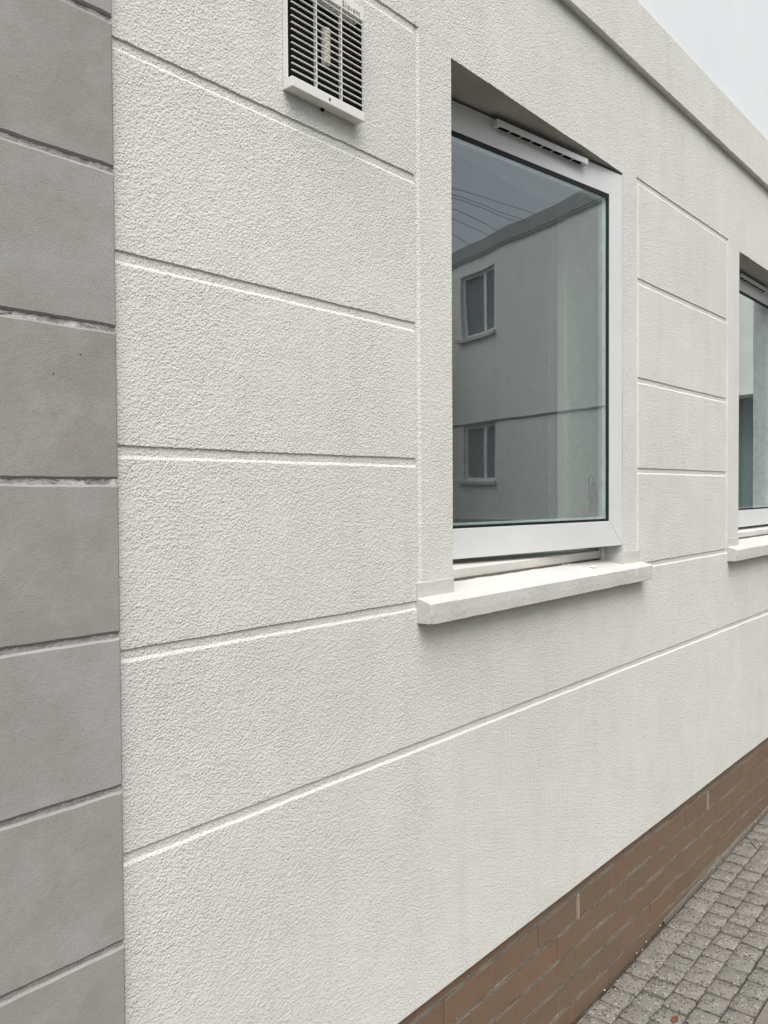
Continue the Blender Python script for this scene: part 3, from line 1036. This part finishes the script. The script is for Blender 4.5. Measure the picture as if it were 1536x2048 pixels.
def make_sill(w, x0, x1, xl_, xr_):
    rnd = random.Random(int(x0 * 100))
    xs = [x0 + (x1 - x0) * i / 150 for i in range(151)]
    b = MB(); b.closed = False
    rows_ = []
    for x in xs:
        s_ = x0 * 3
        chip = max(0.0, n1(x * 26, s_ + 5) - 0.42) * 0.010
        dz = 0.0007 * n1(x * 50, s_) + 0.0006 * n1(x * 140, s_ + 1)
        zb = 1.2875 + 0.0008 * n1(x * 40, s_ + 2) + 0.0016 * max(0, n1(x * 22, s_ + 9) - .3)
        endk = max(0.0, 1 - (x - x0) / 0.012)
        zb += .0035 * max(0.0, 1 - abs(x - x0 - .002) / .010) * (1 if x0 < 2 else .3)
        rows_.append([(x, 0.105, 1.3665), (x, 0.06, 1.3585), (x, 0.0, 1.3465 + .3 * dz),
                      (x, -0.0352 + 1.1 * chip, 1.3370 + dz), (x, -0.0390 + chip * .6 + .002 * endk, 1.3340 + dz - .5 * chip),
                      (x, -0.0394, 1.310), (x, -0.0390 + .002 * endk, zb + .002), (x, -0.0360, zb), (x, 0.02, zb - .001)])
    for i in range(len(xs) - 1):
        for k in range(8):
            b.face([rows_[i][k], rows_[i][k + 1], rows_[i + 1][k + 1], rows_[i + 1][k]])
    for r_, flip in ((rows_[0], 1), (rows_[-1], 0)):
        q = r_ if flip else r_[::-1]
        b.face(q[::-1] if flip else q[::-1])
    me = b.mesh('sill')
    bm = bmesh.new(); bm.from_mesh(me); bmesh.ops.recalc_face_normals(bm, faces=bm.faces)
    up_ = [f for f in bm.faces if f.normal.z < -.5 and f.calc_center_median().z > 1.33]
    if up_: bmesh.ops.reverse_faces(bm, faces=bm.faces)
    bm.to_mesh(me); bm.free()
    sl = obj('sill', me, M['sill'], w)
    for a, b2, inner in ((x0 + .0006, xl_ + .0022, 1), (xr_ - .0022, xr_ + .1415, 0)):
        m_ = MB()
        m_.box(a, b2, -.0018, .071, 1.335, 1.3808)
        e = obj('end_block', m_.mesh('end_block', 0.001), M['sill'])
        e.parent = sl
        e.matrix_parent_inverse = Matrix.Identity(4)
    b = MB(); b.closed = False
    gx = [xl_ + .004 + (xr_ - xl_ - .02) * i / 120 for i in range(121)]
    for xa, xb in zip(gx, gx[1:]):
        wa, wb = [max(0.0, .0022 + .0032 * n1(x * 14, x0 + 3) + .0018 * n1(x * 70, x0 + 4)) for x in (xa, xb)]
        if wa + wb > .001:
            zf = 1.3606
            b.face([(xa, .0735, zf + .0022), (xb, .0735, zf + .0022), (xb, .070 - wb * 1.6, zf - .0002 - .2 * wb), (xa, .070 - wa * 1.6, zf - .0002 - .2 * wa)][::-1])
    e = obj('grime_line', b.mesh('grime_line'), M['grime']); e.parent = sl
    b = MB(); b.closed = False
    cx = [xr_ + .0003 + .141 * i / 30 for i in range(31)]
    for xa, xb in zip(cx, cx[1:]):
        ha, hb = [.0006 + .0012 * max(0, n1(x * 60, 8)) for x in (xa, xb)]
        b.face([(xa, -.0020, 1.3809), (xb, -.0020, 1.3809), (xb, -.0020, 1.3809 + hb), (xa, -.0020, 1.3809 + ha)])
    e = obj('crack', b.mesh('crack'), M['grime']); e.parent = sl
    return sl


TH = R(-8.04)
HX = 2.5772 - 0.944 * math.cos(TH), 0.0 - 0.944 * math.sin(TH)
make_window(*OPEN[0], HX, TH, 0.186, 'nearer white framed window standing slightly open beside the ventilation grille')
make_window(*OPEN[1], (OPEN[1][0] + .0005, 0.105), 0.0, 0.156, 'farther closed white framed window cut by the right edge of the photo')
# flake of paint lying on the sill
b = MB(); b.closed = True
fl = [(0, 0), (.012, -.002), (.017, .003), (.012, .008), (.016, .013), (.004, .011), (-.004, .007), (-.001, .004)]
b.f.append(tuple(range(8))); b.mi.append(0); b.f.append(tuple(range(15, 7, -1))); b.mi.append(0)
for k in range(8):
    b.f.append((k, (k + 1) % 8, 8 + (k + 1) % 8, 8 + k)); b.mi.append(0)
for dz in (0.0, .0022):
    for i, (x, y) in enumerate(fl):
        b.v.append((2.375 + x * 1.2, .004 + y, 1.3492 + y * .1 + dz + .003 * math.sin(i * 1.7) ** 2))
pf_ = obj('paint_flake', b.mesh('paint_flake'), M['flake'])
tag(pf_, 'small white paint flake lying on the nearer window sill', 'paint flake')

# ------------------------------------------------------------------ ventilation grille
vg = empty('ventilation_grille', (1.19, 0, 2.338), 'cream plastic louvred ventilation grille mounted high on the rendered wall', 'ventilation grille')
vx0, vx1, vz0 = 1.0905, 1.2925, 2.3385
zt0, zt1, VY = 2.5385, 2.5640, -0.0255
b = MB()
b.box(vx0, vx1, VY, .0, vz0, 2.3572)                       # bottom block
b.box(vx0, vx1, VY, .0, zt0, zt1)                          # top block
b.box(vx0, vx0 + .0025, -.0125, .0, 2.3573, zt0 - .0001)    # side strips
b.box(vx1 - .0025, vx1, -.0200, .0, 2.3573, zt0 - .0001)
obj('housing', b.mesh('housing', .0012, 2), M['plastic'], vg)
b = MB(); b.box(vx0 + .003, vx1 - .0048, -.0025, -.0008, 2.358, zt0 - .001)
b.box(vx1 - .0046, vx1 - .0028, VY + .0050, -.0008, 2.358, zt0 - .001)
obj('duct_shade', b.mesh('duct_shade'), M['dark'], vg)  # black sheets paint the unlit depth behind the blades
nb = 14
for k in range(nb):
    z = 2.3572 + .0124 * (k + 1) - .0008
    b = MB()
    b.hexa([(vx0, VY, z - .0011), (vx1, VY, z - .0011), (vx1, VY + .0032, z - .0010), (vx0, VY + .0032, z - .0010),
            (vx0, VY, z + .0005), (vx1, VY, z + .0005), (vx1, VY + .0032, z + .0006), (vx0, VY + .0032, z + .0006)])
    obj('louvre_blade', b.mesh('louvre_blade'), M['plastic'], vg)
for x in (1.1552, 1.2252):
    b = MB(); b.box(x - .0008, x + .0008, VY - .0002, VY + .0075, 2.3572, zt0)
    obj('rib', b.mesh('rib'), M['plastic'], vg)
b = MB(); b.tube([(1.194, -.0118, 2.420), (1.194, -.0118, 2.488)], .0090, 14)
obj('shutter_hub', b.mesh('shutter_hub'), M['hub'], vg)
b = MB(); b.tube([(1.1899, VY - .0008, 2.3475), (1.1899, VY + .003, 2.3475)], .0026, 12)
obj('screw', b.mesh('screw'), M['slot'], vg)
b = MB(); b.box(1.190, 1.197, -.004, -.0006, 2.3335, 2.3384)
obj('drain_notch', b.mesh('drain_notch'), M['dark'], vg)
cu = bpy.data.curves.new('lettering', 'FONT')
cu.body = 'Silavent'
cu.size = 0.0150
cu.extrude = 0.0005
cu.space_character = 1.12
to = bpy.data.objects.new('lettering_source', cu)
col.objects.link(to)
bpy.context.view_layer.update()
me = bpy.data.meshes.new_from_object(to.evaluated_get(bpy.context.evaluated_depsgraph_get()))
bpy.data.objects.remove(to); bpy.data.curves.remove(cu)
me.transform(Matrix.Translation((1.2265, VY - .0006, 2.5440)) @ Matrix.Rotation(R(90), 4, 'X'))
obj('lettering', me, M['lett'], vg)

# ------------------------------------------------------------------ room behind the windows
b = MB(); b.closed = False
RX0, RX1, RY1, RZ0, RZ1 = 0.9, 10.4, 4.2, 0.5, 2.9
b.face([(RX0, RY1, RZ0), (RX1, RY1, RZ0), (RX1, RY1, RZ1), (RX0, RY1, RZ1)][::-1])
b.face([(RX0, WALL_Y1, RZ0), (RX0, RY1, RZ0), (RX0, RY1, RZ1), (RX0, WALL_Y1, RZ1)][::-1])
b.face([(RX1, WALL_Y1, RZ0), (RX1, RY1, RZ0), (RX1, RY1, RZ1), (RX1, WALL_Y1, RZ1)])
b.face([(RX0, WALL_Y1, RZ1), (RX1, WALL_Y1, RZ1), (RX1, RY1, RZ1), (RX0, RY1, RZ1)])
b.face([(RX0, WALL_Y1, RZ0), (RX1, WALL_Y1, RZ0), (RX1, RY1, RZ0), (RX0, RY1, RZ0)], 1)
xsr = [RX0] + [v for o_ in OPEN for v in o_] + [RX1]
for i in range(len(xsr) - 1):
    if i % 2 == 0:
        b.face([(xsr[i], WALL_Y1, RZ0), (xsr[i + 1], WALL_Y1, RZ0), (xsr[i + 1], WALL_Y1, RZ1), (xsr[i], WALL_Y1, RZ1)])
    else:
        b.face([(xsr[i], WALL_Y1, RZ0), (xsr[i + 1], WALL_Y1, RZ0), (xsr[i + 1], WALL_Y1, Z_OP0), (xsr[i], WALL_Y1, Z_OP0)])
        b.face([(xsr[i], WALL_Y1, Z_OP1), (xsr[i + 1], WALL_Y1, Z_OP1), (xsr[i + 1], WALL_Y1, RZ1), (xsr[i], WALL_Y1, RZ1)])
for px in (3.2, 5.3):
    b.box(px - .05, px + .05, WALL_Y1 + .001, RY1 - .001, RZ0 + .001, RZ1 - .001)
rm = obj('room', b.mesh('room'), None, None, [M['room'], M['carpet']])
tag(rm, kind='structure')

# ------------------------------------------------------------------ the wing opposite (seen mirrored in the glass)
AZ = R(-84)
wx = Vector((math.cos(AZ), math.sin(AZ), 0))             # along the wing
wy = Vector((-math.sin(AZ), math.cos(AZ), 0))            # into the wing
WO = Vector((11.0, 0, 0))


def WP(s, d, z):
    return WO + wx * s + wy * d + Vector((0, 0, z))


def wbox(b, s0, s1, d0, d1, z0, z1, mi=0):
    b.hexa([WP(s0, d1, z0), WP(s0, d0, z0), WP(s1, d0, z0), WP(s1, d1, z0), WP(s0, d1, z1), WP(s0, d0, z1), WP(s1, d0, z1), WP(s1, d1, z1)][::1], mi)


wing = empty('apartment_wing', tuple(WP(8, 0, 0)), 'cream two storey wing mirrored in the nearer window glass', 'building')
WIN = [(11.61, 12.95, 4.97, 6.34), (11.61, 12.92, 1.80, 3.045), (17.4, 18.75, 4.97, 6.34), (17.4, 18.75, 1.80, 3.045)]
DOOR = (1.05, 2.75, 0.0, 2.80)
b = MB(); b.closed = False
ss = sorted(set([-0.3, 26.0] + [v for q in WIN + [DOOR] for v in q[:2]]))
zs = sorted(set([-0.2, 6.66] + [v for q in WIN + [DOOR] for v in q[2:]]))
for s0, s1 in zip(ss, ss[1:]):
    for z0, z1 in zip(zs, zs[1:]):
        sm, zm = (s0 + s1) / 2, (z0 + z1) / 2
        if any(q[0] < sm < q[1] and q[2] < zm < q[3] for q in WIN + [DOOR]): continue
        b.face([WP(s1, 0, z0), WP(s0, 0, z0), WP(s0, 0, z1), WP(s1, 0, z1)])
for q in WIN + [DOOR]:
    s0, s1, z0, z1 = q; d = .16 if q is not DOOR else .5
    b.face([WP(s0, 0, z0), WP(s0, d, z0), WP(s0, d, z1), WP(s0, 0, z1)])
    b.face([WP(s1, d, z0), WP(s1, 0, z0), WP(s1, 0, z1), WP(s1, d, z1)])
    b.face([WP(s0, 0, z1), WP(s0, d, z1), WP(s1, d, z1), WP(s1, 0, z1)])
    b.face([WP(s0, d, z0), WP(s0, 0, z0), WP(s1, 0, z0), WP(s1, d, z0)])
wbox(b, -0.3, 26.0, 6.0, 6.2, -0.2, 6.66)
obj('wall', b.mesh('wing_wall'), M['wing'], wing)
b = MB()
b.hexa([WP(-.3, .2, 6.70), WP(-.3, -.03, 6.70), WP(26.2, -.03, 6.70), WP(26.2, .2, 6.70), WP(-.3, .2, 6.98), WP(-.3, -.075, 6.98), WP(26.2, -.075, 6.98), WP(26.2, .2, 6.98)])
wbox(b, -0.3, 26.2, -0.022, 0.2, 6.662, 6.699)
obj('cornice', b.mesh('cornice', .01), M['cornice'], wing)
b = MB(); wbox(b, -0.3, 26.2, -.03, -.0225, 6.64, 6.664)
obj('flashing', b.mesh('flashing'), M['lead'], wing)
b = MB(); wbox(b, -0.3, 26.2, 0.21, 6.1, 6.70, 6.80)
obj('roof', b.mesh('roof'), M['lead'], wing)
b = MB(); wbox(b, 2.9, 26.1, -0.025, 0.002, 3.062, 3.088)
obj('string_band', b.mesh('string_band'), M['lead'], wing)
b = MB(); wbox(b, 2.9, 26.1, -0.03, 0.002, -0.2, 0.98)
obj('base_course', b.mesh('base_course'), M['cornice'], wing)
b = MB(); wbox(b, 11.592, 11.597, -0.004, 0.004, 3.1, 4.9)
obj('movement_joint', b.mesh('movement_joint'), M['cornice'], wing)
for q in WIN:
    s0, s1, z0, z1 = q
    b = MB(); f = .075
    wbox(b, s0 + .002, s0 + f, .07, .15, z0 + .002, z1 - .002); wbox(b, s1 - f, s1 - .002, .07, .15, z0 + .002, z1 - .002)
    wbox(b, s0 + f, s1 - f, .07, .15, z1 - f, z1 - .002); wbox(b, s0 + f, s1 - f, .07, .15, z0 + .002, z0 + f)
    mid = s0 + (s1 - s0) * .40
    wbox(b, mid - .055, mid + .055, .068, .151, z0 + f, z1 - f)
    fr = obj('window', b.mesh('wing_window'), M['wingframe'], wing)
    for a0, a1 in ((s0 + f, mid - .055), (mid + .055, s1 - f)):
        b = MB(); wbox(b, a0, a1, .105, .112, z0 + f, z1 - f)
        p = obj('pane', b.mesh('wing_pane'), M['wglass']); p.parent = fr
    b = MB(); wbox(b, s0 - .08, s1 + .08, -.06, .069, z0 - .075, z0 - .002)
    p = obj('sill', b.mesh('wing_sill'), M['sill']); p.parent = fr
b = MB()
for k in range(8):
    wbox(b, DOOR[0] + .01 + k * .21, DOOR[0] + .20 + k * .21, .40 + .02 * (k % 2), .45 + .02 * (k % 2), 0.1, 2.75)
obj('door', b.mesh('wing_door'), M['green'], wing)
b = MB()
wbox(b, 14.6, 15.0, -26.0, -0.03, -0.3, 6.66)
obj('return_wall', b.mesh('return_wall'), M['wing'], wing)  # unseen return of the courtyard, added to block low sky
b = MB()
b.hexa([WP(14.5, -.24, 6.70), WP(14.57, -26.0, 6.70), WP(15.0, -26.0, 6.70), WP(15.0, -.24, 6.70), WP(14.5, -.24, 6.98), WP(14.5, -26.0, 6.98), WP(15.0, -26.0, 6.98), WP(15.0, -.24, 6.98)])
obj('return_cornice', b.mesh('return_cornice'), M['cornice'], wing)
# overhead cables, mirrored in the upper corner of the glass
CABLES = [((8.25, -7.994, 6.057), (12.017, -10.152, 6.983)), ((8.264, -8.012, 5.975), (12.054, -10.503, 6.941)),
          ((8.271, -8.021, 5.933), (12.066, -10.623, 6.926)), ((8.295, -8.052, 5.791), (12.141, -11.332, 6.951)),
          ((8.317, -8.08, 5.656), (12.178, -11.685, 6.933)), ((8.349, -8.123, 5.443), (12.256, -12.43, 6.947))]
for k, (e1, e2) in enumerate(CABLES):
    e1, e2 = Vector(e1), Vector(e2)
    pts = [e2 + (e1 - e2) * (i / 14 * 4.4) for i in range(15)]
    b = MB(); b.tube(pts, .0045, 6)
    tag(obj('overhead_cable', b.mesh('overhead_cable'), M['cable']),
        ('topmost', 'second from the top', 'third from the top', 'fourth from the top', 'second from the bottom', 'lowest')[k] + ' of the thin cables mirrored in the nearer window', 'cable', 'overhead cables mirrored in the glass')

# ------------------------------------------------------------------ small litter
b = MB(); b.closed = False
rnd = random.Random(5)
for k in range(34):
    x = rnd.uniform(2.1, 4.4); y = PY - .004 - abs(rnd.gauss(0, .02)) - (rnd.random() < .25) * rnd.uniform(0, .3)
    r_ = rnd.uniform(.0012, .0034); z = gz(x) + .0045
    pts = [(x + r_ * math.cos(t) * rnd.uniform(.6, 1.3), y + r_ * math.sin(t) * rnd.uniform(.6, 1.3), z + rnd.uniform(0, .0012)) for t in (0, 1.25, 2.5, 3.8, 5.0)]
    b.face(pts)
    top = (x, y, z + .002)
    for i in range(5): b.face([pts[i], pts[(i + 1) % 5], top])
ch = obj('paint_chips', b.mesh('paint_chips'), M['flake'])
tag(ch, 'tiny white paint chips scattered along the foot of the brick plinth', 'paint chips', None, 'stuff')
b = MB(); b.tube([(3.752, -.076, gz(3.75) + .006), (3.768, -.062, gz(3.77) + .008), (3.792, -.044, gz(3.79) + .006)], [.0012, .0018, .0014], 6)
tag(obj('twig', b.mesh('twig'), M['twig']), 'short dark twig lying on the setts near the plinth', 'twig')
b = MB(); b.closed = False
lf = [(-.020, 0, .004), (-.008, .008, .009), (.010, .007, .008), (.022, 0, .005), (.010, -.007, .006), (-.008, -.008, .006)]
b.face([(2.44 + x, -.228 + y, gz(2.44) + z) for x, y, z in lf])
b.face([(2.44 + x, -.228 + y, gz(2.44) + z - .0008) for x, y, z in lf][::-1])
tag(obj('dead_leaf', b.mesh('dead_leaf'), M['leaf']), 'rust brown dead leaf on a sett at the bottom edge', 'leaf')
print('bricks', NB, 'setts', NS)
